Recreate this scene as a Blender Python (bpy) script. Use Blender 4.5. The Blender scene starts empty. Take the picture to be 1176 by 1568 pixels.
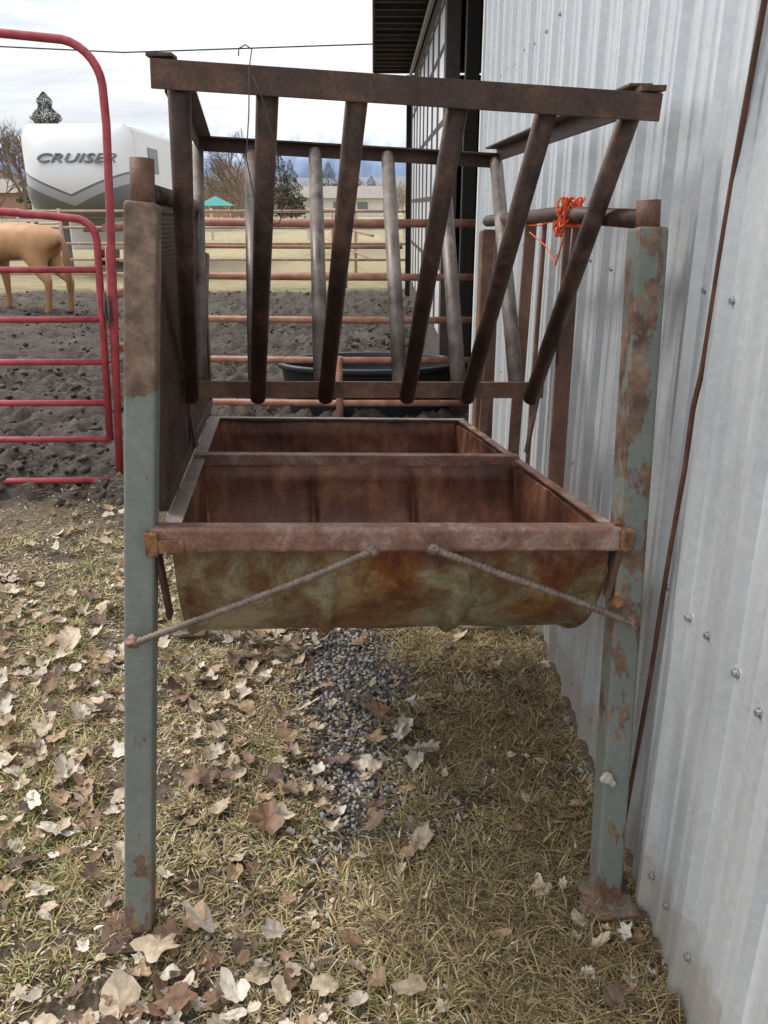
import bpy, bmesh, math, numpy as np
from mathutils import Vector, Matrix
rng=np.random.default_rng(7)
sc=bpy.context.scene
sc.view_settings.view_transform='Standard'
sc.view_settings.look='None'
sc.view_settings.exposure=0
COL=sc.collection

# ------------------------------------------------------------ camera
H=1.55; FPX=1269.0
cam=bpy.data.cameras.new("camera"); co=bpy.data.objects.new("camera",cam); COL.objects.link(co)
cam.sensor_fit='VERTICAL'; cam.sensor_height=36; cam.lens=36*FPX/1568; cam.clip_start=0.05; cam.clip_end=20000
pitch=math.atan(469/FPX); yaw=math.atan(16/FPX)
co.location=(0,0,H); co.rotation_euler=(math.pi/2-pitch,0,-yaw); sc.camera=co

# ------------------------------------------------------------ noise helpers
def hash2(ix,iy,seed):
    n=(ix.astype(np.int64)*374761393+iy.astype(np.int64)*668265263+seed*1442695041)&0x7fffffff
    n=((n^(n>>13))*1274126177)&0x7fffffff
    return ((n^(n>>16))&0xffff)/65535.0
def vnoise(x,y,seed=0):
    x=np.asarray(x,float);y=np.asarray(y,float)
    ix=np.floor(x);iy=np.floor(y);fx=x-ix;fy=y-iy
    fx=fx*fx*(3-2*fx);fy=fy*fy*(3-2*fy)
    a=hash2(ix,iy,seed);b=hash2(ix+1,iy,seed);c=hash2(ix,iy+1,seed);d=hash2(ix+1,iy+1,seed)
    return (a*(1-fx)+b*fx)*(1-fy)+(c*(1-fx)+d*fx)*fy
def fbm(x,y,seed=0,o=4):
    s=0;a=.5;t=0
    for i in range(o):
        s=s+a*vnoise(x*2**i+17*i,y*2**i-9*i,seed+i);t+=a;a*=.5
    return s/t
def smooth(a,b,x):
    t=np.clip((x-a)/(b-a),0,1);return t*t*(3-2*t)
def mudmask(x,y):
    e=4.35+0.35*(fbm(x*1.1,y*1.1,5,3)-.5)*2
    return smooth(e-.25,e+.3,y)*(1-smooth(15.2,17.0,y+1.5*(fbm(x*.4,y*.4,8,2)-.5)))
def gravelmask(x,y):
    cx=-0.03+0.05*np.sin(y*4)
    wd=.16+.05*(y-1.8)+.20*(fbm(x*5,y*5,11,3)-.5)
    m=1-smooth(wd*.4,wd*1.6,np.abs(x-cx))
    p2=.8*smooth(.5,.62,fbm(x*4+9,y*4,14,3))*(1-smooth(.16,.3,np.hypot(x-.38,(y-2.1)*.6)))
    return np.maximum(m*smooth(1.55,1.95,y)*(1-smooth(3.3,3.9,y)),p2)
def gheight(x,y):
    m=mudmask(x,y)
    base=(fbm(x*1.5,y*1.5,1,3)-.5)*.05+(fbm(x*14,y*14,3,2)-.5)*.014
    cl=np.abs(fbm(x*4.5,y*4.5,21,4)-.5)*2
    cl2=fbm(x*11,y*11,31,3)
    mud=(fbm(x*1.2,y*1.2,22,3)-.5)*.14+(.5-cl)*.16+(cl2-.5)*.13
    far=smooth(20,60,y)
    return (base*(1-m)+mud*m)*(1-far)

# ------------------------------------------------------------ object helpers
def empty(name,loc=(0,0,0)):
    e=bpy.data.objects.new(name,None);e.location=loc;COL.objects.link(e);bpy.context.view_layer.update();return e
def PP(par,o): o.parent=par;o.matrix_parent_inverse=par.matrix_world.inverted();return o
def mk(name,verts,faces,mat=None,parent=None,smoothf=False):
    me=bpy.data.meshes.new(name);me.from_pydata([tuple(v) for v in verts],[],[tuple(f) for f in faces]);me.update()
    if mat: me.materials.append(mat)
    if smoothf:
        me.polygons.foreach_set('use_smooth',[True]*len(me.polygons))
    o=bpy.data.objects.new(name,me);COL.objects.link(o)
    if parent: o.parent=parent
    return o
def fastmesh(name,V,quads,tris,col,mat,smoothf=False):
    me=bpy.data.meshes.new(name)
    nq=len(quads) if quads is not None else 0; nt=len(tris) if tris is not None else 0
    me.vertices.add(len(V)); me.vertices.foreach_set('co',np.asarray(V,np.float32).ravel())
    loops=[]
    if nq: loops.append(np.asarray(quads,np.int32).ravel())
    if nt: loops.append(np.asarray(tris,np.int32).ravel())
    L=np.concatenate(loops)
    me.loops.add(len(L)); me.loops.foreach_set('vertex_index',L)
    me.polygons.add(nq+nt)
    st=np.concatenate([np.arange(nq)*4,nq*4+np.arange(nt)*3]).astype(np.int32)
    me.polygons.foreach_set('loop_start',st)
    me.update(calc_edges=True)
    if smoothf: me.polygons.foreach_set('use_smooth',np.ones(nq+nt,bool))
    if col is not None:
        a=me.color_attributes.new('Col','FLOAT_COLOR','POINT')
        c=np.ones((len(V),4),np.float32);c[:,:3]=col
        a.data.foreach_set('color',c.ravel())
    me.materials.append(mat)
    o=bpy.data.objects.new(name,me);COL.objects.link(o);return o
def bev(o,w=.003,seg=2):
    m=o.modifiers.new('b','BEVEL');m.width=w;m.segments=seg;m.limit_method='ANGLE';m.angle_limit=math.radians(40)
def tube(name,pts,r,mat,parent=None,seg=14,caps=True):
    pts=[Vector(p) for p in pts];n=len(pts)
    if not hasattr(r,'__len__'): r=[r]*n
    V=[];F=[]
    t0=(pts[1]-pts[0]).normalized()
    a=Vector((0,0,1)) if abs(t0.z)<.9 else Vector((1,0,0))
    s=t0.cross(a).normalized()
    for i in range(n):
        if i==0:t=pts[1]-pts[0]
        elif i==n-1:t=pts[-1]-pts[-2]
        else:t=(pts[i+1]-pts[i]).normalized()+(pts[i]-pts[i-1]).normalized()
        t.normalize()
        s=(s-t*s.dot(t)).normalized();b=t.cross(s)
        for k in range(seg):
            an=2*math.pi*k/seg
            V.append(pts[i]+(s*math.cos(an)+b*math.sin(an))*r[i])
    for i in range(n-1):
        for k in range(seg):
            k2=(k+1)%seg
            F.append((i*seg+k,i*seg+k2,(i+1)*seg+k2,(i+1)*seg+k))
    if caps:
        F.append(tuple(range(seg-1,-1,-1)));F.append(tuple(range((n-1)*seg,n*seg)))
    o=mk(name,V,F,mat,parent)
    sm=[len(p.vertices)==4 for p in o.data.polygons]
    o.data.polygons.foreach_set('use_smooth',sm)
    return o
def prism(name,p1,p2,A,B,prof,mat,parent=None,bw=.0,seg=2):
    """extrude the 2-D profile (coords along A,B) from p1 to p2"""
    p1=Vector(p1);p2=Vector(p2);d=(p2-p1).normalized()
    A=Vector(A);A=(A-d*A.dot(d)).normalized()
    B=Vector(B);B=(B-d*B.dot(d)-A*B.dot(A)).normalized()
    n=len(prof);V=[p1+A*a+B*b for a,b in prof]+[p2+A*a+B*b for a,b in prof]
    F=[(i,(i+1)%n,n+(i+1)%n,n+i) for i in range(n)]
    F+= [tuple(range(n-1,-1,-1)),tuple(range(n,2*n))]
    o=mk(name,V,F,mat,parent)
    bm=bmesh.new();bm.from_mesh(o.data);bmesh.ops.recalc_face_normals(bm,faces=bm.faces);bm.to_mesh(o.data);bm.free()
    if bw: bev(o,bw,seg)
    return o
def rect(w,h,cx=0,cy=0): return [(cx-w/2,cy-h/2),(cx+w/2,cy-h/2),(cx+w/2,cy+h/2),(cx-w/2,cy+h/2)]
def angle(w,h,t): return [(0,0),(w,0),(w,-t),(t,-t),(t,-h),(0,-h)]
def box(name,c,s,mat,parent=None,bw=0,rz=0):
    d=Vector((math.sin(-rz),math.cos(rz),0));A=Vector((math.cos(rz),math.sin(rz),0))
    c=Vector(c)
    return prism(name,c-d*s[1]/2,c+d*s[1]/2,A,(0,0,1),rect(s[0],s[2]),mat,parent,bw)

# ------------------------------------------------------------ materials
def newmat(name):
    m=bpy.data.materials.new(name);m.use_nodes=True
    nt=m.node_tree;b=nt.nodes['Principled BSDF'];return m,nt,b
def noise(nt,scale,detail=6,rough=.6,vec=None,dist=0):
    n=nt.nodes.new('ShaderNodeTexNoise');n.inputs['Scale'].default_value=scale
    n.inputs['Detail'].default_value=min(detail,5);n.inputs['Roughness'].default_value=rough;n.inputs['Distortion'].default_value=dist
    if vec is not None: nt.links.new(vec,n.inputs['Vector'])
    return n
def ramp(nt,fac,stops):
    r=nt.nodes.new('ShaderNodeValToRGB');e=r.color_ramp.elements
    while len(e)<len(stops): e.new(.5)
    for i,(p,c) in enumerate(stops):
        e[i].position=p;e[i].color=(*c,1) if len(c)==3 else c
    nt.links.new(fac,r.inputs['Fac']);return r
def mix(nt,f,a,b,mode='MIX'):
    m=nt.nodes.new('ShaderNodeMix');m.data_type='RGBA';m.blend_type=mode
    for s,v in ((0,f),(6,a),(7,b)):
        if isinstance(v,bpy.types.NodeSocket): nt.links.new(v,m.inputs[s])
        elif s==0: m.inputs[0].default_value=v
        else: m.inputs[s].default_value=(*v,1)
    return m.outputs[2]
def bump(nt,b,h,strength=.3,dist=.01):
    n=nt.nodes.new('ShaderNodeBump');n.inputs['Strength'].default_value=strength;n.inputs['Distance'].default_value=dist
    nt.links.new(h,n.inputs['Height']);nt.links.new(n.outputs[0],b.inputs['Normal'])
def wpos(nt):
    g=nt.nodes.new('ShaderNodeNewGeometry');return g.outputs['Position']
def maprange(nt,v,a,b,c=0,d=1):
    m=nt.nodes.new('ShaderNodeMapRange')
    for k,x in (('From Min',a),('From Max',b),('To Min',c),('To Max',d)): m.inputs[k].default_value=x
    nt.links.new(v,m.inputs[0]);return m.outputs[0]
def gray(v):return (v,v,v)

def rustmat(name,dark,mid,light,rough=.7,metal=.25,sc1=9,spec=.5,str_=.35,streak=0):
    m,nt,b=newmat(name);P=wpos(nt)
    n1=noise(nt,sc1,5,.68,P,.4);r=ramp(nt,n1.outputs[0],[(.34,dark),(.51,mid),(.68,light)])
    n2=noise(nt,160,3,.7,P);r2=ramp(nt,n2.outputs[0],[(.3,gray(.72)),(.7,gray(1.25))])
    c=mix(nt,1,r.outputs[0],r2.outputs[0],'MULTIPLY')
    if streak:
        mp=nt.nodes.new('ShaderNodeMapping');mp.inputs['Scale'].default_value=(1,1,.18);nt.links.new(P,mp.inputs[0])
        n3=noise(nt,26,4,.6,mp.outputs[0]);r3=ramp(nt,n3.outputs[0],[(.38,gray(1-streak)),(.6,gray(1+streak*.5))])
        c=mix(nt,1,c,r3.outputs[0],'MULTIPLY')
    nt.links.new(c,b.inputs['Base Color']);b.inputs['Metallic'].default_value=metal
    b.inputs['Specular IOR Level'].default_value=spec
    rr=ramp(nt,n1.outputs[0],[(.3,gray(rough-.18)),(.7,gray(min(1,rough+.15)))]);nt.links.new(rr.outputs[0],b.inputs['Roughness'])
    bump(nt,b,n2.outputs[0],str_,.002);return m
M_pipe=rustmat('rusty_pipe_steel',(.032,.020,.017),(.07,.040,.031),(.16,.09,.062),.5,.3,streak=.25)
M_pipeg=rustmat('skylit_grey_pipe',(.10,.075,.065),(.19,.16,.145),(.30,.26,.235),.5,.35)  # galvanised grey, with sky light on the back bars painted into it
M_ang=rustmat('rusty_angle_steel',(.045,.027,.022),(.09,.052,.040),(.18,.105,.075),.6,.3)
M_inner=rustmat('trough_inner_rust',(.085,.034,.024),(.19,.075,.047),(.36,.18,.10),.48,.2,4.5,streak=.3)
M_rim=rustmat('trough_rim_rust',(.15,.075,.055),(.26,.14,.105),(.40,.31,.27),.6,.25,14)
M_side=rustmat('worn_side_rim',(.17,.13,.11),(.28,.23,.20),(.38,.33,.30),.6,.3,12)
M_orange=rustmat('orange_rust_patch',(.10,.05,.03),(.20,.10,.05),(.40,.21,.08),.8,.1,38)
M_rebar=rustmat('rebar_steel',(.14,.10,.08),(.22,.165,.14),(.31,.25,.21),.6,.4,30)
M_fence=rustmat('rusty_fence_pipe',(.26,.11,.07),(.40,.19,.13),(.48,.31,.25),.65,.1,8)
M_slat=rustmat('rusty_flat_bar',(.09,.05,.035),(.17,.09,.06),(.28,.17,.115),.65,.2,8)
M_farf=rustmat('old_fence_pipe',(.32,.19,.13),(.45,.29,.21),(.52,.40,.33),.7,.1,5)

def hullmat():
    m,nt,b=newmat('trough_hull_olive_rust');P=wpos(nt)
    mp=nt.nodes.new('ShaderNodeMapping');mp.inputs['Scale'].default_value=(1,1,.8);nt.links.new(P,mp.inputs[0])
    n1=noise(nt,8,5,.75,mp.outputs[0],.25)
    sx=nt.nodes.new('ShaderNodeSeparateXYZ');nt.links.new(P,sx.inputs[0])
    gz=maprange(nt,sx.outputs[2],.90,.74,-.05,.05)
    ad=nt.nodes.new('ShaderNodeMath');nt.links.new(n1.outputs[0],ad.inputs[0]);nt.links.new(gz,ad.inputs[1])
    r=ramp(nt,ad.outputs[0],[(.36,(.10,.045,.028)),(.46,(.18,.095,.048)),(.53,(.20,.155,.085)),(.64,(.33,.295,.20))])
    n3=noise(nt,4.1,3,.5,P);c2=ramp(nt,n3.outputs[0],[(.52,(1,1,1)),(.64,(1.0,.58,.36))])
    c=mix(nt,1,r.outputs[0],c2.outputs[0],'MULTIPLY')
    n2=noise(nt,120,3,.7,P);r2=ramp(nt,n2.outputs[0],[(.3,gray(.75)),(.7,gray(1.2))])
    c=mix(nt,1,c,r2.outputs[0],'MULTIPLY')
    nt.links.new(c,b.inputs['Base Color']);b.inputs['Metallic'].default_value=.3
    rr=ramp(nt,n1.outputs[0],[(.35,gray(.55)),(.6,gray(.30))]);nt.links.new(rr.outputs[0],b.inputs['Roughness'])
    bump(nt,b,n2.outputs[0],.15,.002);return m
M_hull=hullmat()

def postmat(name,topz,botz,thr,base=.62):
    m,nt,b=newmat(name);P=wpos(nt)
    sx=nt.nodes.new('ShaderNodeSeparateXYZ');nt.links.new(P,sx.inputs[0])
    mp=nt.nodes.new('ShaderNodeMapping');mp.inputs['Scale'].default_value=(1,1,.40);nt.links.new(P,mp.inputs[0])
    n1=noise(nt,24,5,.66,mp.outputs[0],.2)
    mr=maprange(nt,sx.outputs[2],topz-.012,topz+.012,0,thr)
    mb=maprange(nt,sx.outputs[2],botz,botz-.12,0,.18)
    a=nt.nodes.new('ShaderNodeMath');nt.links.new(mr,a.inputs[0]);nt.links.new(mb,a.inputs[1])
    a2=nt.nodes.new('ShaderNodeMath');nt.links.new(a.outputs[0],a2.inputs[0]);nt.links.new(n1.outputs[0],a2.inputs[1])
    mask=ramp(nt,a2.outputs[0],[(base,gray(0)),(base+.03,gray(1))])
    n3=noise(nt,4,5,.6,P);paint=ramp(nt,n3.outputs[0],[(.3,(.165,.185,.165)),(.7,(.215,.235,.215))])
    n4=noise(nt,16,5,.72,P);rust=ramp(nt,n4.outputs[0],[(.36,(.10,.06,.042)),(.52,(.20,.13,.09)),(.66,(.34,.24,.16))])
    n5=noise(nt,60,4,.6,P);dirt=ramp(nt,n5.outputs[0],[(.3,gray(.86)),(.7,gray(1.08))])
    c=mix(nt,mask.outputs[0],paint.outputs[0],rust.outputs[0]);c=mix(nt,1,c,dirt.outputs[0],'MULTIPLY')
    nt.links.new(c,b.inputs['Base Color']);b.inputs['Roughness'].default_value=.55
    bump(nt,b,mask.outputs[0],.15,.002);return m
M_postL=postmat('painted_post_rust_top',1.215,.26,.34,.64)
M_postR=postmat('painted_post_flaking',.42,.14,.095,.59)

def simple(name,col,rough=.6,metal=0,var=.15,sc_=20,bs=0):
    m,nt,b=newmat(name);P=wpos(nt)
    n=noise(nt,sc_,5,.6,P)
    r=ramp(nt,n.outputs[0],[(.3,tuple(c*(1-var) for c in col)),(.7,tuple(min(1,c*(1+var)) for c in col))])
    nt.links.new(r.outputs[0],b.inputs['Base Color']);b.inputs['Roughness'].default_value=rough;b.inputs['Metallic'].default_value=metal
    if bs: bump(nt,b,n.outputs[0],bs,.005)
    return m
M_red=simple('red_gate_paint',(.38,.055,.07),.4,0,.35,18)
M_black=simple('black_rubber',(.02,.023,.026),.4)
M_dark=simple('near_black',(.02,.017,.015),.9)  # near-black; puts the barn interior's shade into its wall colour
M_white=simple('white_trim',(.72,.74,.76),.5,0,.06)
M_twine=simple('orange_twine',(.75,.11,.03),.7)
M_wire=simple('thin_wire',(.12,.09,.08),.5,.5)
M_screw=simple('screw_zinc',(.40,.41,.43),.35,.7)
M_concrete=simple('dried_mud_splash',(.5,.47,.42),.9,0,.3,60,.4)

def wallmat():
    m,nt,b=newmat('galvanised_corrugated_wall');P=wpos(nt)
    v=nt.nodes.new('ShaderNodeTexVoronoi');v.inputs['Scale'].default_value=75;nt.links.new(P,v.inputs['Vector'])
    hs=nt.nodes.new('ShaderNodeSeparateColor');nt.links.new(v.outputs['Color'],hs.inputs[0])
    r=ramp(nt,hs.outputs[0],[(0,(.63,.665,.70)),(1,(.70,.735,.77))])
    mp=nt.nodes.new('ShaderNodeMapping');mp.inputs['Scale'].default_value=(1,1,.10);nt.links.new(P,mp.inputs[0])
    n=noise(nt,11,5,.65,mp.outputs[0]);r2=ramp(nt,n.outputs[0],[(.3,(.80,.81,.82)),(.62,(1,1,1))])
    c=mix(nt,1,r.outputs[0],r2.outputs[0],'MULTIPLY')
    sx=nt.nodes.new('ShaderNodeSeparateXYZ');nt.links.new(P,sx.inputs[0])
    n2=noise(nt,20,5,.6,P)
    ad=nt.nodes.new('ShaderNodeMath');ad.operation='MULTIPLY_ADD';nt.links.new(n2.outputs[0],ad.inputs[0]);ad.inputs[1].default_value=-.26;nt.links.new(sx.outputs[2],ad.inputs[2])
    d=ramp(nt,ad.outputs[0],[(0,gray(.65)),(.09,gray(0))])
    c=mix(nt,d.outputs[0],c,(.42,.37,.31))
    nt.links.new(c,b.inputs['Base Color']);b.inputs['Metallic'].default_value=.3
    rr=ramp(nt,hs.outputs[1],[(0,gray(.32)),(1,gray(.44))]);nt.links.new(rr.outputs[0],b.inputs['Roughness'])
    return m
M_wall=wallmat()

def attrmat(name,rough=.8,var=.25,sc_=60,bs=.2,spec=.2):
    m,nt,b=newmat(name);a=nt.nodes.new('ShaderNodeAttribute');a.attribute_name='Col';c=a.outputs['Color']
    if var:
        P=wpos(nt);n=noise(nt,sc_,4,.6,P);r=ramp(nt,n.outputs[0],[(.3,gray(1-var)),(.7,gray(1+var))])
        c=mix(nt,1,c,r.outputs[0],'MULTIPLY')
        if bs: bump(nt,b,n.outputs[0],bs,.004)
    nt.links.new(c,b.inputs['Base Color'])
    b.inputs['Roughness'].default_value=rough;b.inputs['Specular IOR Level'].default_value=spec
    return m
M_grass=attrmat('dry_grass',.75,0)
M_leaf=attrmat('dead_leaf',.55,.25,60,.35,.35)
M_stone=attrmat('gravel_stone',.75,.2,150,0,.3)
M_clod=attrmat('mud_clod',.8,.3,40,.5,.3)
M_far=attrmat('far_attr',.95,0,.5,0,.05)

def groundmat():
    m,nt,b=newmat('ground_soil');a=nt.nodes.new('ShaderNodeAttribute');a.attribute_name='Col';P=wpos(nt)
    n=noise(nt,40,5,.75,P);r=ramp(nt,n.outputs[0],[(.3,gray(.5)),(.7,gray(1.5))])
    n2=noise(nt,3,4,.6,P);r2=ramp(nt,n2.outputs[0],[(.3,gray(.8)),(.7,gray(1.2))])
    c=mix(nt,1,a.outputs[0],r.outputs[0],'MULTIPLY');c=mix(nt,1,c,r2.outputs[0],'MULTIPLY')
    nt.links.new(c,b.inputs['Base Color'])
    b.inputs['Roughness'].default_value=.8;b.inputs['Specular IOR Level'].default_value=.35
    n3=noise(nt,18,5,.8,P);bump(nt,b,n3.outputs[0],1.0,.05);return m
M_ground=groundmat()

# ------------------------------------------------------------ ground
xs=np.concatenate([-np.geomspace(4000,8.2,26),np.arange(-8,-3.2,.08),np.arange(-3.2,1.0,.03),np.arange(1.0,6,.4),np.geomspace(6.5,4000,20)])
ys=np.concatenate([[-400,-100,-30,-8,-3],np.arange(-1.5,.8,.25),np.arange(.8,4.4,.03),np.arange(4.4,9,.035),np.arange(9,18,.08),np.geomspace(18.2,6000,50)])
XX,YY=np.meshgrid(xs,ys);ZZ=gheight(XX,YY)
nx,ny=len(xs),len(ys)
V=np.stack([XX.ravel(),YY.ravel(),ZZ.ravel()],1)
i=np.arange(nx-1)[None,:]+np.arange(ny-1)[:,None]*nx
Q=np.stack([i,i+1,i+nx+1,i+nx],-1).reshape(-1,4)
m=mudmask(XX,YY)[...,None];g=gravelmask(XX,YY)[...,None]
nb=fbm(XX*2.2,YY*2.2,40,3)[...,None]
soil=np.array([.10,.076,.052])*(1-nb)+np.array([.26,.205,.14])*nb
soil=soil*(1-g*.8)+np.array([.12,.115,.11])*g*.8
hm=np.clip((ZZ/.20)+.45,0,1)[...,None]
mudc=np.array([.026,.021,.018])*(1-hm)+np.array([.135,.11,.09])*hm
farn=fbm(XX*.15,YY*.10,50,4)[...,None]
farc=np.array([.27,.24,.12])*(1-farn)+np.array([.50,.42,.25])*farn
dp=(smooth(.5,.62,fbm(XX*.25,YY*.12,55,3))*(1-smooth(40,80,YY)))[...,None]
farc=farc*(1-dp*.55)+np.array([.20,.16,.12])*dp*.55
c=soil*(1-m)+mudc*m;c=np.where(YY[...,None]>15.5,c*m+farc*(1-m),c)
ground=fastmesh('ground',V,Q,None,c.reshape(-1,3),M_ground,True)

# ------------------------------------------------------------ grass (dead lawn)
def blades(cx,cy,L,W,ang,tilt,col,curl=.35,lift=0.0):
    n=len(cx);z=gheight(cx,cy)+lift
    dx,dy=np.cos(ang),np.sin(ang)
    px,py=-dy,dx
    h1=np.sin(tilt)*L*.55;r1=np.cos(tilt)*L*.55
    t2=tilt-curl
    h2=h1+np.sin(t2)*L*.45;r2=r1+np.cos(t2)*L*.45
    z0=z+.001
    V=np.zeros((n,5,3))
    for k,(rr,hh,s) in enumerate([(0*L,0*L,-1),(0*L,0*L,1),(r1,h1,-.8),(r1,h1,.8),(r2,h2,0)]):
        V[:,k,0]=cx+dx*rr+px*W*s;V[:,k,1]=cy+dy*rr+py*W*s;V[:,k,2]=np.maximum(z0+hh,z0-.002)+ (0 if k<2 else .002)
    V[...,0]=np.minimum(V[...,0],.632)
    b=np.arange(n)[:,None]*5
    q=b+np.array([[0,1,3,2]]);t=b+np.array([[2,3,4]])
    return V.reshape(-1,3),q,t,np.repeat(col,5,0)
pal=np.array([[.64,.52,.28],[.50,.38,.19],[.74,.66,.44],[.32,.23,.12],[.28,.29,.08],[.19,.22,.06],[.18,.12,.07]])
def pick(n,green):
    p=np.array([.25,.22,.18,.16,.0,.0,.12]);pg=np.array([.12,.10,.07,.05,.38,.24,.04])
    i1=rng.choice(7,n,p=p/p.sum());i2=rng.choice(7,n,p=pg/pg.sum())
    ii=np.where(rng.random(n)<green,i2,i1)
    return pal[ii]*rng.uniform(.6,1.12,(n,1))
Vs=[];Qs=[];Ts=[];Cs=[];off=0
def addb(a):
    global off
    Vs.append(a[0]);Qs.append(a[1]+off);Ts.append(a[2]+off);Cs.append(a[3]);off+=len(a[0])
nc=4400
ccx=rng.uniform(-2.7,.62,nc);ccy=.85+3.6*rng.random(nc)**1.25
dens=fbm(ccx*3.2,ccy*3.2,60,3)
keep=(dens+rng.normal(0,.05,nc)>.46)&(gravelmask(ccx,ccy)*1.3<rng.random(nc))&(ccy<4.1+.2*rng.normal(size=nc))
keep&=rng.random(nc)>smooth(3.0,4.3,ccy)*.85
keep&=~((ccx>.38)&(ccy<1.5)&(rng.random(nc)<.6))
ccx,ccy=ccx[keep],ccy[keep];nc=len(ccx)
per=34;cl=np.repeat(np.arange(nc),per);n=len(cl)
rad=np.abs(rng.normal(0,.022,n));an0=rng.uniform(0,2*np.pi,n)
bx=ccx[cl]+rad*np.cos(an0);by=ccy[cl]+rad*np.sin(an0)
ok=bx<.625;bx,by,cl,an0=bx[ok],by[ok],cl[ok],an0[ok];n=len(bx)
ang=an0+rng.normal(0,.8,n);tl=np.radians(rng.uniform(4,50,n))
Lc=rng.uniform(.02,.06,n)*(0.6+.8*fbm(ccx*3,ccy*3,61,2))[cl]
gr=np.clip((fbm(ccx*1.7,ccy*1.7,62,2)-.40)*3.5,0,1)[cl]*np.where(ccx[cl]<.15,1,.35)
shade=(.7+.45*rng.random(nc))[cl][:,None]
addb(blades(bx,by,Lc,rng.uniform(.0010,.0023,n),ang,tl,pick(n,gr*.8)*shade,.5))
n=90000
bx=rng.uniform(-2.7,.625,n);by=.85+3.7*rng.random(n)**1.2
k=(gravelmask(bx,by)*1.25<rng.random(n))&(rng.random(n)>smooth(2.9,4.4,by)*.8)&(fbm(bx*5.0,by*5.0,63,3)+rng.normal(0,.07,n)>.44)
bx,by=bx[k],by[k];n=len(bx)
addb(blades(bx,by,rng.uniform(.02,.08,n),rng.uniform(.0009,.0021,n),rng.uniform(0,6.28,n),np.radians(rng.uniform(0,16,n)),pick(n,.04),.15))
n=30000
bx=rng.normal(.36,.17,n);by=rng.uniform(1.0,3.2,n)
k=(bx<.625)&(bx>.0)&(fbm(bx*4,by*4,64,3)+rng.normal(0,.08,n)>.43);bx,by=bx[k],by[k];n=len(bx)
c=pal[rng.choice([1,3,6,0],n)]*rng.uniform(.5,.95,(n,1))
addb(blades(bx,by,rng.uniform(.04,.12,n),rng.uniform(.0010,.0020,n),rng.uniform(0,6.28,n),np.radians(rng.uniform(2,30,n)),c,.3))
fastmesh('dry_grass',np.concatenate(Vs),np.concatenate(Qs),np.concatenate(Ts),np.concatenate(Cs),M_grass)
# crumbled leaf litter
lp=np.array([[.62,.50,.36],[.74,.64,.52],[.50,.34,.21],[.30,.18,.115],[.14,.085,.06],[.80,.72,.62],[.22,.15,.11]])
n=26000
bx=rng.uniform(-2.7,.62,n);by=.85+3.6*rng.random(n)**1.2
k=(rng.random(n)>smooth(3.2,4.4,by)*.7)&(rng.random(n)<np.where(bx<-.1,1,.5));bx,by=bx[k],by[k];n=len(bx)
c=lp[rng.choice(7,n,p=[.2,.12,.2,.18,.12,.05,.13])]*rng.uniform(.6,1.0,(n,1))
a=blades(bx,by,rng.uniform(.006,.020,n),rng.uniform(.002,.006,n),rng.uniform(0,6.28,n),np.radians(rng.uniform(-5,35,n)),c,.5,rng.uniform(.002,.012,n))
fastmesh('leaf_litter',a[0],a[1],a[2],a[3],M_leaf)

# ------------------------------------------------------------ leaves
def leaf_templates():
    T=[];K=26;th=np.linspace(0,2*np.pi,K,endpoint=False)
    T.append(.50+.50*np.abs(np.cos(2.5*th))**1.1*(.75+.25*np.cos(th)))
    T.append(1/np.sqrt((np.cos(th)/1.0)**2+(np.sin(th)/.55)**2))
    T.append(.8+.22*np.cos(th)-.05*np.cos(2*th)+.05*np.cos(11*th))
    T.append(.50+.45*np.abs(np.cos(1.5*th+.2))**.8)
    T.append(.55+.35*np.abs(np.cos(3.5*th))*(.6+.4*np.cos(th))+.1*np.cos(th))
    return th,T
th,TT=leaf_templates();K=len(th)
n=6600
lx=rng.uniform(-2.7,.61,n);ly=.85+3.5*rng.random(n)**1.3
w=np.where(lx<-.12,1.0,np.where(lx<.15,.42,.22))
w=w*np.where(ly>3.4,.4,1)*np.where(ly>4.0,.3,1)
w=w*np.where((ly<1.75),1.35,1)
k=(rng.random(n)<w)&(fbm(lx*2.3,ly*2.3,70,2)+rng.normal(0,.15,n)>.44)
lx,ly=lx[k],ly[k];n=len(lx)
S=(.010+.030*rng.random(n)**1.2)*np.where(rng.random(n)<.20,1.5,1)
rot=rng.uniform(0,6.28,n);ti=np.stack(TT)[rng.choice(5,n,p=[.30,.14,.22,.14,.20])]
ti=ti*(1+rng.normal(0,.09,(n,K)))
asp=rng.uniform(.55,1,n)
lc=lp[rng.choice(7,n,p=[.25,.19,.19,.12,.07,.08,.10])]*rng.uniform(.78,1.08,(n,1))
V=np.zeros((n,1+2*K,3));loc=np.zeros((n,1+2*K,2))
for r_i,fr in enumerate((.52,1.0)):
    loc[:,1+r_i*K:1+(r_i+1)*K,0]=ti*np.cos(th)*fr
    loc[:,1+r_i*K:1+(r_i+1)*K,1]=ti*np.sin(th)*fr*asp[:,None]
cu=rng.uniform(-.4,1.2,n)[:,None];cv=rng.uniform(-.2,.7,n)[:,None]
zl=cu*loc[...,1]**2+cv*loc[...,0]**2+.18*np.sin(loc[...,0]*4+rot[:,None])*loc[...,1]+rng.normal(0,.05,loc.shape[:2])+.10*np.abs(loc[...,1])
tx_=rng.normal(0,.25,n)[:,None];ty_=rng.normal(0,.25,n)[:,None]
zl=zl+tx_*loc[...,0]+ty_*loc[...,1]
zl-=zl.min(1,keepdims=True)*.8
cr,sr=np.cos(rot)[:,None],np.sin(rot)[:,None]
V[...,0]=np.minimum(lx[:,None]+S[:,None]*(loc[...,0]*cr-loc[...,1]*sr),.63)
V[...,1]=ly[:,None]+S[:,None]*(loc[...,0]*sr+loc[...,1]*cr)
V[...,2]=gheight(lx,ly)[:,None]+.006+rng.uniform(0,.020,n)[:,None]+S[:,None]*zl
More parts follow.
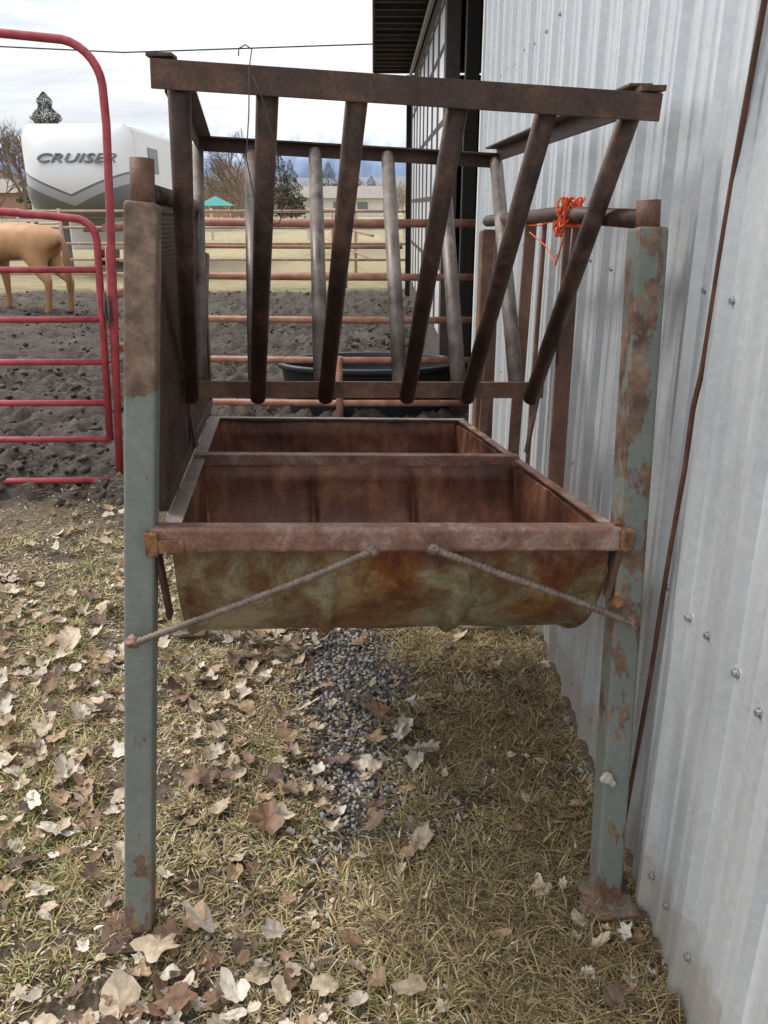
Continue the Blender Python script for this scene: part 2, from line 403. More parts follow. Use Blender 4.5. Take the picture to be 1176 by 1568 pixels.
b=np.arange(n)[:,None]*(1+2*K)
ks=np.arange(K);k2=(ks+1)%K
T=(b[:,:,None]+np.stack([np.zeros(K,int),1+ks,1+k2],1)[None]).reshape(-1,3)
Q=(b[:,:,None]+np.stack([1+ks,1+K+ks,1+K+k2,1+k2],1)[None]).reshape(-1,4)
C=np.repeat(lc[:,None,:],1+2*K,1)*(1+rng.normal(0,.06,(n,1+2*K,1)));C[:,1+K:]*=.85;C[:,0]*=.7;C[:,1]*=.75;C[:,1+K//2]*=.75
fastmesh('fallen_leaves',V.reshape(-1,3),Q,T,C.reshape(-1,3),M_leaf,True)

# ------------------------------------------------------------ gravel and mud clods
bm=bmesh.new();bmesh.ops.create_icosphere(bm,subdivisions=1,radius=1)
iv=np.array([v.co[:] for v in bm.verts]);it=np.array([[v.index for v in f.verts] for f in bm.faces]);bm.free()
def lumps(name,gx,gy,s,col,mat,jit=.18,flat=.5,zs=1.0):
    n=len(gx)
    sv=iv[None]*(1+rng.normal(0,jit,(n,len(iv),1)))*rng.uniform(.65,1.15,(n,1,3))*s[:,None,None]
    a=rng.uniform(0,6.28,n);ca,sa=np.cos(a)[:,None],np.sin(a)[:,None]
    x=sv[...,0]*ca-sv[...,1]*sa;y=sv[...,0]*sa+sv[...,1]*ca
    V=np.stack([x+gx[:,None],y+gy[:,None],sv[...,2]*zs+gheight(gx,gy)[:,None]+s[:,None]*flat],-1)
    T=(np.arange(n)[:,None,None]*len(iv)+it[None]).reshape(-1,3)
    return fastmesh(name,V.reshape(-1,3),None,T,np.repeat(col,len(iv),0),mat)
n=20000
gx=rng.uniform(-.6,.62,n);gy=rng.uniform(1.2,4.2,n)
k=(rng.random(n)<gravelmask(gx,gy)*.95+.03+.10*(fbm(gx*3,gy*3,80,2)>.62));gx,gy=gx[k],gy[k];n=len(gx)
gc=np.array([.30,.295,.295])*rng.uniform(.4,1.6,(n,1))*np.where(rng.random((n,1))<.15,np.array([1.15,1,.8]),1)
lumps('gravel',gx,gy,rng.uniform(.0035,.0095,n),gc,M_stone)
n=15000
gy=4.3+11.5*rng.random(n)**1.7;gx=rng.uniform(-1,1,n)*(2.2+gy*.42)-1.2
k=(rng.random(n)<mudmask(gx,gy))&(gx<3)&(fbm(gx*1.5,gy*1.5,85,3)+rng.normal(0,.08,n)>.45);gx,gy=gx[k],gy[k];n=len(gx)
gc=np.array([.088,.071,.057])*rng.uniform(.35,1.5,(n,1))
lumps('mud_clods',gx,gy,rng.uniform(.010,.042,n)*rng.uniform(.6,1,n),gc,M_clod,.22,.15,.7)

# ------------------------------------------------------------ feeder
fd=empty('hay_feeder',(0,2.2,0))
def P(o): return PP(fd,o)
Z=Vector((0,0,1))
uF=Vector((.943,.074,-.033)).normalized()
def post(name,b,t,w,mat):
    return P(prism(name,Vector(b),Vector(t),uF,(0,1,0),rect(w,w),mat,None,.007,3))
post('front_post_left',(-.538,1.45,0),(-.422,1.628,1.555),.060,M_postL)
post('front_post_right',(.548,1.54,0),(.536,1.70,1.51),.062,M_postR)
post('back_post_left',(-.715,2.86,0),(-.60,3.0,1.40),.066,M_postL)
post('back_post_right',(.39,2.90,0),(.41,3.06,1.47),.066,M_slat)
P(box('foot_plate_right',(.545,1.52,.014),(.115,.13,.010),M_postR,None,.002,.08))
P(box('foot_plate_left',(-.560,1.43,.016),(.11,.12,.010),M_ang,None,.002,.08))
P(box('foot_plate_back_left',(-.71,2.86,.016),(.12,.12,.010),M_postR,None,.002,.08))
P(box('foot_plate_back_right',(.39,2.90,.016),(.12,.12,.010),M_postR,None,.002,.08))
P(tube('stub_left',[(-.422,1.628,1.55),(-.418,1.635,1.630)],.022,M_slat))
P(tube('stub_right',[(.536,1.70,1.50),(.533,1.703,1.560)],.023,M_slat))
P(tube('side_rail_right',[(.531,1.705,1.525),(.47,2.2,1.53),(.40,3.05,1.50)],.019,M_pipe))
P(tube('side_rail_left',[(-.424,1.66,1.573),(-.49,2.3,1.56),(-.59,3.0,1.54)],.019,M_pipe))
P(prism('rack_top_front',(-.380,1.600,1.787),(.530,1.672,1.742),(0,1,0),Z,angle(.05,.047,.006),M_ang,None,.0015))
P(prism('rack_top_back',(-.585,2.99,1.765),(.425,3.06,1.715),(0,-1,0),Z,angle(.05,.045,.006),M_ang,None,.0015))
P(prism('rack_top_right',(.518,1.70,1.762),(.425,3.05,1.735),(-1,0,0),Z,angle(.045,.045,.006),M_ang,None,.0015))
P(prism('rack_top_left',(-.368,1.64,1.782),(-.575,2.98,1.765),(1,0,0),Z,angle(.045,.045,.006),M_ang,None,.0015))
P(box('top_tab_left',(-.365,1.625,1.793),(.045,.045,.006),M_ang,None,.001))
P(box('top_tab_right',(.510,1.69,1.750),(.045,.05,.010),M_ang,None,.001))
ft=[(-.345,1.65,1.725),(-.19,1.66,1.722),(-.03,1.67,1.718),(.155,1.685,1.714),(.323,1.70,1.71),(.482,1.712,1.705)]
fb=[(-.487,2.18,1.07),(-.31,2.19,1.067),(-.13,2.20,1.064),(.09,2.215,1.06),(.255,2.23,1.056),(.432,2.245,1.05)]
bt=[(-.575,2.96,1.725),(-.40,2.97,1.72),(-.19,2.98,1.715),(.05,2.995,1.705),(.235,3.01,1.70),(.415,3.02,1.69)]
bb=[(-.478,2.26,1.075),(-.325,2.27,1.072),(-.145,2.28,1.068),(.075,2.29,1.064),(.24,2.30,1.06),(.405,2.31,1.055)]
for i,(a,b) in enumerate(zip(ft,fb)):
    a=Vector(a);b=Vector(b);a=a+(a-b)*.035
    P(tube('rack_front_bar_%d'%(i+1),[b,a],.0205,M_pipe,None,20))
for i,(a,b) in enumerate(zip(bt,bb)):
    P(tube('rack_back_bar_%d'%(i+1),[b,a],.022,M_pipeg,None,20))
P(prism('rack_bottom_bar',(-.52,2.222,1.085),(.475,2.292,1.065),(0,1,0),Z,rect(.010,.045),M_slat,None,.0015))
P(prism('rack_side_strap_left',(-.505,2.235,1.08),(-.495,2.235,.92),(1,0,0),(0,1,0),rect(.006,.04),M_ang,None,.001))
P(prism('rack_side_strap_right',(.462,2.285,1.06),(.43,2.25,.895),(1,0,0),(0,1,0),rect(.006,.04),M_ang,None,.001))
# trough : two half drums side by side in an angle-iron frame
FL=np.array([-.424,1.531,.950]);FR=np.array([.519,1.605,.917]);BL=np.array([-.58,2.87,.853]);BR=np.array([.33,2.98,.815])
def rimp(s,t): return (FL*(1-s)+FR*s)*(1-t)+(BL*(1-s)+BR*s)*t
def drum(name,t0,t1,R):
    tc=(t0+t1)/2;tr=(t1-t0)/2;ns=110;na=40
    V=[];F=[];s0,s1=.022,.978
    for i in range(ns+1):
        f=i/ns;s=s0+(s1-s0)*f
        rb=sum(math.exp(-((f-c)/.011)**2) for c in (.345,.665))
        lip=math.exp(-(f/.012)**2)+math.exp(-((1-f)/.012)**2)
        for j in range(na+1):
            a=math.pi*j/na
            dent=.05*math.exp(-((a-.62)/.10)**2)*math.exp(-((f-.55)/.25)**2)
            k=1+.055*rb*min(1,math.sin(a)*3)+.035*lip-.02*(float(vnoise(f*6,a*3,5))-.5)-dent*.5
            d=.035+R*k*math.sin(a)**.9 if 0<j<na else 0.012
            p=rimp(s,tc-tr*k*math.cos(a));V.append((p[0],p[1],p[2]-d))
    for i in range(ns):
        for j in range(na):
            a=i*(na+1)+j;F.append((a,a+1,a+na+2,a+na+1))
    return P(mk(name,V,F,None,None,True))
for nm,t0,t1 in (('front_drum',.012,.485),('back_drum',.505,.985)):
    o=drum(nm+'_shell',t0,t1,.305);o.data.materials.append(M_hull);o.data.materials.append(M_inner)
    md=o.modifiers.new('s','SOLIDIFY');md.thickness=.006;md.offset=0;md.material_offset=1;md.use_rim=True
    for e,s in (('left',.035),('right',.965)):
        V=[];tc=(t0+t1)/2;tr=(t1-t0)/2
        top=rimp(s,tc);V.append((top[0],top[1],top[2]-.01))
        for j in range(33):
            a=math.pi*j/32;p=rimp(s,tc-tr*math.cos(a));V.append((p[0],p[1],p[2]-.02-.30*math.sin(a)**.9))
        F=[(0,j,j+1) for j in range(1,33)]
        q=P(mk(nm+'_end_'+e,V,F,M_inner));md=q.modifiers.new('s','SOLIDIFY');md.thickness=.005;md.offset=0
def v3(a):return Vector(a.tolist())
vd=Vector((BL-FL).tolist()).normalized()
P(prism('trough_rim_front',v3(rimp(-.020,.0))+Vector((0,-.012,.006)),v3(rimp(1.022,.0))+Vector((0,-.012,.006)),vd,Z,angle(.048,.052,.020),M_rim,None,.009,4))
P(prism('trough_rim_back',v3(rimp(0,1)),v3(rimp(1,1)),-vd,Z,angle(.03,.03,.005),M_side,None,.001))
P(prism('trough_rim_left',v3(rimp(0.004,.035)),v3(rimp(.004,.99)),uF,Z,angle(.034,.05,.006),M_side,None,.001))
P(prism('trough_rim_right',v3(rimp(.996,.035)),v3(rimp(.996,.99)),-uF,Z,angle(.022,.05,.006),M_rim,None,.001))
P(prism('trough_crossbar',v3(rimp(.01,.495))+Vector((0,-.016,.012)),v3(rimp(.99,.495))+Vector((0,-.016,.012)),vd,Z,angle(.04,.030,.006),M_rim,None,.001))
P(box('bracket_left',(-.440,1.530,.925),(.026,.05,.050),M_orange,None,.004,.08))
P(box('bracket_left_tab',(-.400,1.513,.920),(.050,.006,.028),M_orange,None,.002,.08))
P(box('bracket_right',(.523,1.605,.900),(.026,.06,.045),M_orange,None,.004,.08))
P(prism('gusset_right',(.519,1.608,.89),(.500,1.61,.76),(1,0,0),(0,1,0),rect(.014,.03),M_slat,None,.003))
P(prism('gusset_left',(-.44,1.555,.90),(-.428,1.56,.74),(1,0,0),(0,1,0),rect(.008,.03),M_ang,None,.002))
def rebar(name,pts):
    pts=[Vector(p) for p in pts];n=130
    cum=[0]
    for a,b in zip(pts,pts[1:]):cum.append(cum[-1]+(b-a).length)
    P_=[];R_=[]
    for i in range(n+1):
        d=cum[-1]*i/n
        j=max(k for k in range(len(pts)-1) if cum[k]<=d+1e-9)
        f=(d-cum[j])/(cum[j+1]-cum[j]);P_.append(pts[j].lerp(pts[j+1],f));R_.append(.0066+(.0018 if i%3==0 else 0))
    P(tube(name,P_,R_,M_rebar,None,10))
rebar('rebar_brace_left',[(.000,1.515,.913),(-.012,1.512,.905),(-.12,1.498,.862),(-.30,1.472,.80),(-.480,1.462,.733)])
rebar('rebar_brace_right',[(.112,1.523,.913),(.124,1.523,.905),(.24,1.53,.855),(.40,1.54,.79),(.545,1.555,.722)])
def lump(nm,p,r,mat,par,fl=1.0):
    bm=bmesh.new();bmesh.ops.create_icosphere(bm,subdivisions=3,radius=r)
    for v in bm.verts: v.co*=1+.7*(float(vnoise(v.co.x*130+3+p[0]*50,v.co.y*130+v.co.z*110,4))-.5)
    for v in bm.verts: v.co.y*=fl
    me=bpy.data.meshes.new(nm);bm.to_mesh(me);bm.free();me.materials.append(mat)
    o=bpy.data.objects.new(nm,me);o.location=p;COL.objects.link(o);PP(par,o)
lump('weld_a',(-.004,1.512,.909),.012,M_rebar,fd);lump('weld_b',(.118,1.521,.909),.012,M_rebar,fd)
lump('weld_c',(-.482,1.464,.734),.013,M_rim,fd);lump('weld_d',(.547,1.562,.724),.014,M_rim,fd)
lump('weld_e',(.522,1.590,.752),.016,M_orange,fd,.5);lump('weld_f',(-.455,1.54,.948),.010,M_orange,fd,.6)
lump('weld_g',(.513,1.61,.928),.011,M_orange,fd,.6)
lump('mud_splash',(.520,1.530,.345),.015,M_concrete,fd,.25);lump('mud_splash_2',(.532,1.532,.332),.010,M_concrete,fd,.25)
def railR(t): return Vector((.53,1.68,1.52)).lerp(Vector((.40,3.05,1.49)),t)
def rimR(t): return v3(rimp(1.01,t))
for i,(t,w,th_) in enumerate(((.33,.046,.008),(.60,.036,.008),(.50,.010,.010),(.86,.03,.008))):
    P(prism('side_slat_right_%d'%(i+1),rimR(t)+Vector((.010,0,-.03)),railR(t)+Vector((-.0,0,.01)),(.93,.35,0),(-.35,.93,0),rect(w,th_),M_slat,None,.001))
ax=Vector((-.447,1.66,.955));bx_=Vector((-.595,2.96,.88));cx_=Vector((-.585,2.98,1.53));dx_=Vector((-.43,1.66,1.555))
def lp_(s,t): return (ax.lerp(bx_,s)).lerp(dx_.lerp(cx_,s),t)
for i,(a,b) in enumerate((((0,0),(1,0)),((1,0),(1,1)),((0,1),(1,1)),((0,0),(0,1)),((.5,0),(.5,1)))):
    P(prism('mesh_frame_%d'%i,lp_(*a),lp_(*b),(1,0,0),(0,.7,.7),rect(.02,.03),M_ang,None,.001))
V=[];F=[]
def strip(a,b,w=.0026):
    a=Vector(a);b=Vector(b);d=(b-a).normalized();s=d.cross(Vector((1,0,0))).normalized()*w;x=Vector((w,0,0));n=len(V)
    for p in (a,b): V.extend([p+s+x,p-s+x,p-s-x,p+s-x])
    for k in range(4):F.append((n+k,n+(k+1)%4,n+4+(k+1)%4,n+4+k))
ng=64
for i in range(-32,ng):
    for sg in (1,-1):
        s0=i/ng;s1=s0+.5
        a=max(0,s0);b=min(1,s1)
        if b<=a: continue
        ta=(a-s0)/.5;tb=(b-s0)/.5
        if sg<0: ta,tb=1-ta,1-tb
        strip(lp_(a,ta),lp_(b,tb))
P(mk('expanded_mesh',V,F,M_ang))
def curly(name,p,r,n,mat,rad=.0022,seed=0,loops=10):
    g=np.random.default_rng(seed);pts=[];c=Vector(p)
    ph=g.uniform(0,6,6)
    for i in range(n):
        t=i/n*loops*2*math.pi
        pts.append(c+Vector((r*math.cos(t+ph[0])*(.8+.3*math.sin(t*.37+ph[1])),r*.8*math.sin(t*.83+ph[2]),r*1.1*math.sin(t*1.13+ph[3]))))
    return tube(name,pts,rad,mat,None,5)
tw=empty('orange_baling_twine',(.475,2.1,1.53))
PP(tw,curly('knot',(.475,2.12,1.535),.030,260,M_twine,.0026,1,9))
PP(tw,curly('knot_small',(.478,2.20,1.50),.020,160,M_twine,.0024,2,6))
PP(tw,tube('strand_1',[(.47,2.12,1.53),(.45,2.35,1.50),(.43,2.7,1.495),(.405,3.02,1.49)],.0022,M_twine,None,5))
PP(tw,tube('strand_2',[(.475,2.14,1.52),(.465,2.14,1.46),(.46,2.17,1.41),(.45,2.25,1.45),(.44,2.45,1.48)],.0022,M_twine,None,5))
P(tube('rack_wire',[(-.228,1.600,1.79),(-.226,1.592,1.80),(-.215,1.595,1.806),(-.205,1.60,1.80),(-.21,1.592,1.77),(-.215,1.596,1.70),(-.225,1.605,1.63),(-.215,1.63,1.55),(-.195,1.65,1.515),(-.175,1.65,1.52),(-.165,1.64,1.56),(-.172,1.625,1.64),(-.19,1.605,1.72),(-.205,1.598,1.76)],.0012,M_wire,None,5))
P(tube('hanging_cord',[(.47,2.05,1.5),(.468,2.05,1.40),(.462,2.07,1.25),(.458,2.06,1.18)],.004,M_wire,None,6))

# ------------------------------------------------------------ metal-clad barn
barn=empty('metal_barn',(.635,5,0))
def PB(o): return PP(barn,o)
def corrug(name,y0,y1,z0,z1,x0,phase=0):
    per=.2286;y=y0-((y0-phase)%per)-per
    pts=[]
    while y<y1+per:
        for dy,dh in ((0,0),(.014,.019),(.032,.019),(.046,0),(.088,0),(.093,.005),(.107,.005),(.112,0),(.156,0),(.161,.005),(.175,.005),(.180,0)):
            pts.append((y+dy,dh))
        y+=per
    pts=[p for p in pts if y0<=p[0]<=y1]
    zs=np.linspace(z0,z1,15);V=[];F=[]
    for k,z in enumerate(zs):
        for (y,h) in pts:
            wob=.004*(vnoise(y*2.1,z*1.7,91)-.5)*2
            zz=z+(0.03*(vnoise(y*3,0.5,92)-.5) if k==0 else 0)
            V.append((x0-h+wob,y,zz))
    n=len(pts)
    for k in range(len(zs)-1):
        for i in range(n-1):
            F.append((k*n+i,k*n+i+1,(k+1)*n+i+1,(k+1)*n+i))
    return PB(mk(name,V,F,M_wall))
corrug('wall_sheet_far',1.60,5.28,.03,3.45,.640,.05)
corrug('wall_sheet_near',-1.6,1.612,.0,3.45,.632,.115)
pts=[];n=40
for i in range(n+1):
    z=.02+i/n*2.6
    pts.append((.610-.006*math.exp(-((z-1.17)/.05)**2),1.642-.088*z+.004*math.sin(z*9),z))
PB(tube('rusty_edge_strip',pts,.0055,rustmat('strip_rust',(.07,.03,.02),(.12,.05,.035),(.2,.09,.06)),None,8))
V=[];F=[]
def hexs(x,y,z,r=.006):
    n=len(V)
    for (dx,q) in ((.001,1.6),(.003,1.5),(.003,1.0),(.009,1.0)):
        for k in range(8):
            a=k*math.pi/4;V.append((x-dx,y+r*q*math.cos(a),z+r*q*math.sin(a)))
    for b in range(3):
        for k in range(8):
            F.append((n+b*8+k,n+b*8+(k+1)%8,n+(b+1)*8+(k+1)%8,n+(b+1)*8+k))
    F.append(tuple(n+24+k for k in range(8)))
for z in (.12,.78,1.40,2.15,2.9):
    y=.05-.2286*6
    while y<5.2:
        yy=y+.058
        x=.640 if yy>1.62 else .632
        hexs(x,yy,z+.006*math.sin(yy*37))
        if rng.random()<.6: hexs(x,yy+.13,z+.01*math.sin(yy*17))
        y+=.2286
PB(mk('wall_screws',V,F,M_screw))
PB(box('corner_trim',(.650,5.30,1.74),(.05,.05,3.42),M_white,None,.002))
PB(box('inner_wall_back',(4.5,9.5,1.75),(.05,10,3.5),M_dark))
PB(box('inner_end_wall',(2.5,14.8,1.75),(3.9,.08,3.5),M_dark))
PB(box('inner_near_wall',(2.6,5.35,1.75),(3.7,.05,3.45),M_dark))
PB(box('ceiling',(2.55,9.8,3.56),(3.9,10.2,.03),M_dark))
M_wood=simple('dark_old_wood',(.085,.065,.055),.8,0,.35,12,.3)
PB(box('door_post',(.665,7.75,1.7),(.12,.16,3.4),M_wood,None,.004))
PB(box('door_post_2',(.72,6.7,1.7),(.10,.10,3.4),M_dark,None,.004))
PB(box('header_beam',(.66,9.9,3.33),(.06,9.2,.16),M_wood,None,.003))
PB(box('fascia_trim',(.60,6.6,3.47),(.04,16,.07),M_white,None,.003))
M_glass=simple('white_window_panel',(.72,.76,.80),.3,0,.08,2)
PB(box('window_panes',(.640,11.2,1.8),(.020,6.6,2.9),M_glass))
for i in range(9):
    PB(box('window_mullion_%d'%i,(.627,8.0+i*.80,1.78),(.010,.17,2.95),M_wood))
for i,z in enumerate((.35,1.0,1.62,2.25,2.85,3.2)):
    PB(box('window_rail_%d'%i,(.630,11.2,z),(.010,6.6,.05),M_wood))
PB(box('window_base',(.645,11.2,.16),(.05,6.7,.32),M_wood,None,.003))
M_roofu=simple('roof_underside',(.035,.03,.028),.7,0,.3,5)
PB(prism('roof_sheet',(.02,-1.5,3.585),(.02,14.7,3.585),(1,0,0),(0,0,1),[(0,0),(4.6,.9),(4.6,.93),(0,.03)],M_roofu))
for i in range(46):
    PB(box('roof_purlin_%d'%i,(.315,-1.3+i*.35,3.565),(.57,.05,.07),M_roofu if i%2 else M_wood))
PB(box('gutter_edge',(.015,6.6,3.585),(.022,16.2,.13),M_roofu,None,.002))
PB(box('eave_soffit_end',(.32,14.68,3.57),(.60,.03,.12),M_roofu))

# ------------------------------------------------------------ fences and gates
fe=empty('pipe_corral_fence',(0,5.9,0))
for i,z in enumerate((1.44,1.09,.80,.52,.21)):
    PP(fe,tube('rail_%d'%i,[(-1.32,5.92,z+.01),(-.3,5.9,z),(.80,5.9,z-.003)],.024 if i else .027,M_fence,None,12))
PP(fe,tube('rail_thin',[(-1.32,5.93,1.29),(-.3,5.91,1.285),(.2,5.91,1.285)],.012,M_fence,None,10))
PP(fe,tube('post_mid',[(-.245,5.87,0),(-.245,5.87,.55)],.026,M_fence))
for x in (-1.34,.80): PP(fe,tube('post',[(x,5.92,0),(x,5.92,1.47)],.028,M_fence))
for i,z in enumerate((1.44,1.09,.80,.52,.21)):
    PP(fe,tube('return_rail_%d'%i,[(-1.34,5.92,z),(-1.42,4.68,z)],.024,M_fence,None,12))
gt=empty('red_arched_gate',(-2,4.6,0))
def arc(c,r,a0,a1,n,y):
    return [(c[0]+r*math.cos(a0+(a1-a0)*i/n),y,c[1]+r*math.sin(a0+(a1-a0)*i/n)) for i in range(n+1)]
A=[(-1.478,4.6,.03),(-1.40,4.6,1.05),(-1.338,4.6,1.93),(-1.337,4.6,2.10)]+arc((-1.55,2.10),.213,0.05,math.pi/2,8,4.6)+[(-1.8,4.6,2.335),(-2.4,4.6,2.35),(-2.55,4.6,2.33)]+arc((-2.55,2.13),.2,math.pi/2,math.pi,6,4.6)+[(-2.78,4.6,1.0),(-2.82,4.6,.03)]
PP(gt,tube('arch_frame',A,.021,M_red))
PP(gt,tube('ground_bar',[(-2.82,4.6,.045),(-1.478,4.6,.055)],.018,M_red))
G=[(-1.505,4.6,.30),(-1.475,4.6,.9),(-1.452,4.6,1.36)]+arc((-1.56,1.38),.108,0,math.pi/2,6,4.6)+[(-1.9,4.6,1.52),(-2.7,4.6,1.545)]
PP(gt,tube('leaf_frame',G,.020,M_red))
for i,(z,x) in enumerate(((1.23,-1.46),(.97,-1.47),(.74,-1.48),(.51,-1.495),(.30,-1.505))):
    PP(gt,tube('leaf_rail_%d'%i,[(-2.72,4.6,z+.0),(x,4.6,z)],.017,M_red))
PP(gt,tube('latch_post',[(-1.405,4.62,1.35),(-1.455,4.62,.45)],.015,M_red))
PP(gt,tube('latch_chain',[(-1.43,4.56,1.12),(-1.44,4.56,1.02),(-1.425,4.555,.92),(-1.42,4.56,.98),(-1.415,4.56,1.10)],.007,M_wire,None,8))
PP(gt,box('latch_plate',(-1.425,4.575,1.02),(.035,.02,.10),M_wire,None,.004))
for i,z in enumerate((1.5,1.23,.97,.74,.51,.30)):
    PP(gt,tube('side_panel_rail_%d'%i,[(-5.2,4.7,z),(-2.86,4.6,z)],.018,M_red))
bf=empty('paddock_back_fence',(0,17,0))
for i,z in enumerate((1.45,1.15,.85,.55,.28)):
    PP(bf,tube('rail_%d'%i,[(-14,17.3,z),(-5,17.2,z),(1.2,17.0,z)],.026,M_farf,None,8))
for i,x in enumerate(np.arange(-13.5,1.3,1.85)):
    PP(bf,tube('post_%d'%i,[(x,17.2,0),(x,17.2,1.5)],.035,M_farf,None,8))
for i,z in enumerate((1.45,1.0,.55)):
    PP(bf,tube('side_rail_%d'%i,[(.0,17.0,z),(-1.2,26,z),(-3,40,z)],.026,M_farf,None,8))
for i,(x,y) in enumerate(((-.4,20),(-.8,23),(-1.2,26),(-1.7,30))): PP(bf,tube('side_post_%d'%i,[(x,y,0),(x,y,1.5)],.035,M_farf,None,8))
wf=empty('board_fence',(0,42,0))
M_board=simple('weathered_board',(.50,.47,.43),.8,0,.2,3)
for i,z in enumerate((1.3,.9,.5)): PP(wf,box('board_%d'%i,(-12,42,z),(44,.04,.13),M_board))
for i in range(20): PP(wf,box('board_post_%d'%i,(-33+i*2.3,42.06,.7),(.12,.1,1.5),M_board))

# stock tank
st=empty('stock_tank',(-.02,6.5,0))
def oval(rx,ry,z,n=48,cx=-.02,cy=6.52): return [(cx+rx*math.cos(2*math.pi*i/n),cy+ry*math.sin(2*math.pi*i/n),z) for i in range(n)]
rings=[oval(.66,.36,.0),(oval(.70,.39,.36)),oval(.735,.425,.37),oval(.735,.425,.41),oval(.69,.38,.41),oval(.68,.37,.36),oval(.64,.34,.08)]
V=sum(rings,[]);F=[]
for r_ in range(len(rings)-1):
    for k in range(48): F.append((r_*48+k,r_*48+(k+1)%48,(r_+1)*48+(k+1)%48,(r_+1)*48+k))
F.append(tuple((len(rings)-1)*48+k for k in range(48)))
o=PP(st,mk('tank_shell',V,F,M_black,None,True));bev(o,.01,2)
mw,ntw,bw_=newmat('tank_water');bw_.inputs['Base Color'].default_value=(.02,.03,.035,1);bw_.inputs['Roughness'].default_value=.08
PP(st,mk('water',oval(.675,.365,.30),[tuple(range(48))],mw))
PP(st,tube('hose',[(.45,6.35,.42),(.55,6.3,.47),(.66,6.35,.44),(.70,6.4,.3),(.76,6.35,.05)],.012,M_black,None,8))

# ------------------------------------------------------------ horse
def horse():
    pts=[(-.45,0,1.03,.265),(-.15,0,.98,.265),(.2,0,.95,.275),(.5,0,.97,.24),(.70,0,1.12,.16),(.9,0,1.26,.115),(1.08,0,1.38,.09),(1.2,0,1.26,.08),(1.38,0,1.04,.055),
         (-.66,0,.98,.20),(-.83,0,.98,.035),(-.86,0,.80,.050),(-.85,0,.5,.045),(-.83,0,.32,.02)]
    E=[(0,1),(1,2),(2,3),(3,4),(4,5),(5,6),(6,7),(7,8),(0,9),(9,10),(10,11),(11,12),(12,13)]
    for s,ox in ((1,.06),(-1,-.07)):
        b=len(pts);pts+=[(-.46,s*.14,.78,.165),(-.54+ox*.5,s*.14,.60,.10),(-.68+ox,s*.135,.46,.060),(-.65+ox,s*.135,.28,.042),(-.63+ox,s*.135,.12,.045),(-.59+ox,s*.135,.02,.055)]
        E+=[(0,b),(b,b+1),(b+1,b+2),(b+2,b+3),(b+3,b+4),(b+4,b+5)]
        b=len(pts);pts+=[(.50,s*.14,.74,.12),(.50+ox*.6,s*.13,.56,.07),(.52+ox,s*.13,.40,.052),(.52+ox,s*.13,.26,.038),(.53+ox,s*.13,.11,.042),(.57+ox,s*.13,.02,.052)]
        E+=[(3,b),(b,b+1),(b+1,b+2),(b+2,b+3),(b+3,b+4),(b+4,b+5)]
        b=len(pts);pts+=[(1.06,s*.05,1.47,.025),(1.06,s*.07,1.55,.010)];E+=[(6,b),(b,b+1)]
    me=bpy.data.meshes.new('horse');me.from_pydata([p[:3] for p in pts],E,[]);me.update()
    o=bpy.data.objects.new('horse',me);COL.objects.link(o)
    o.modifiers.new('skin','SKIN')
    for i,p in enumerate(pts): me.skin_vertices[0].data[i].radius=(p[3],p[3])
    me.skin_vertices[0].data[0].use_root=True
    ss=o.modifiers.new('sub','SUBSURF');ss.levels=2;ss.render_levels=2
    o.modifiers['skin'].use_smooth_shade=True
    m,nt,b=newmat('palomino_coat');tc=nt.nodes.new('ShaderNodeTexCoord')
    n=noise(nt,5,5,.6,tc.outputs['Object']);r=ramp(nt,n.outputs[0],[(.3,(.36,.18,.075)),(.7,(.52,.29,.135))])
    sx=nt.nodes.new('ShaderNodeSeparateXYZ');nt.links.new(tc.outputs['Object'],sx.inputs[0])
    c=mix(nt,maprange(nt,sx.outputs[0],-.77,-.81),r.outputs[0],(.26,.14,.07))
    c=mix(nt,maprange(nt,sx.outputs[2],.55,.30,0,.5),c,(.22,.12,.07))
    c=mix(nt,maprange(nt,sx.outputs[2],.07,.04),c,(.06,.045,.035))
    nt.links.new(c,b.inputs['Base Color']);b.inputs['Roughness'].default_value=.6
    me.materials.append(m)
    hd=math.atan2(.43,-.9)
    o.rotation_euler=(0,0,hd);s=1.07;o.scale=(s,s,s)
    off=Matrix.Rotation(hd,3,'Z')@Vector((-.62*s,0,0))
    o.location=Vector((-4.60,12.5,.03))-off
horse()

# ------------------------------------------------------------ travel trailer
tr=empty('travel_trailer',(-6.5,20,0))
M_tw=simple('trailer_white',(.68,.69,.71),.35,0,.03,1);M_tg=simple('trailer_grey',(.15,.16,.175),.35,0,.05,1);M_tm=simple('trailer_midgrey',(.36,.38,.40),.35,0,.05,1)
x0,x1=-7.72,-5.26;xc=(x0+x1)/2;hw=(x1-x0)/2
zs=[1.30,1.38,1.52,1.70,1.95,2.25,2.55,2.80,2.98,3.12,3.19,3.23]
bul=[.05,.35,.62,.80,.86,.84,.74,.60,.44,.26,.12,.0]
V=[];F=[];nc_=40
for k,z in enumerate(zs):
    wid=hw*(1 if z>1.6 else .78+.22*(z-1.30)/.3)
    if z>2.9: wid*=1-.12*((z-2.9)/.33)**2
    for i in range(nc_+1):
        f=-1+2*i/nc_
        V.append((xc+f*wid,20-bul[k]*(1-abs(f)**4),z+.0))
for k in range(len(zs)-1):
    for i in range(nc_):
        a=k*(nc_+1)+i;F.append((a,a+1,a+nc_+2,a+nc_+1))
cap=PP(tr,mk('front_cap',V,F,None,None,True))
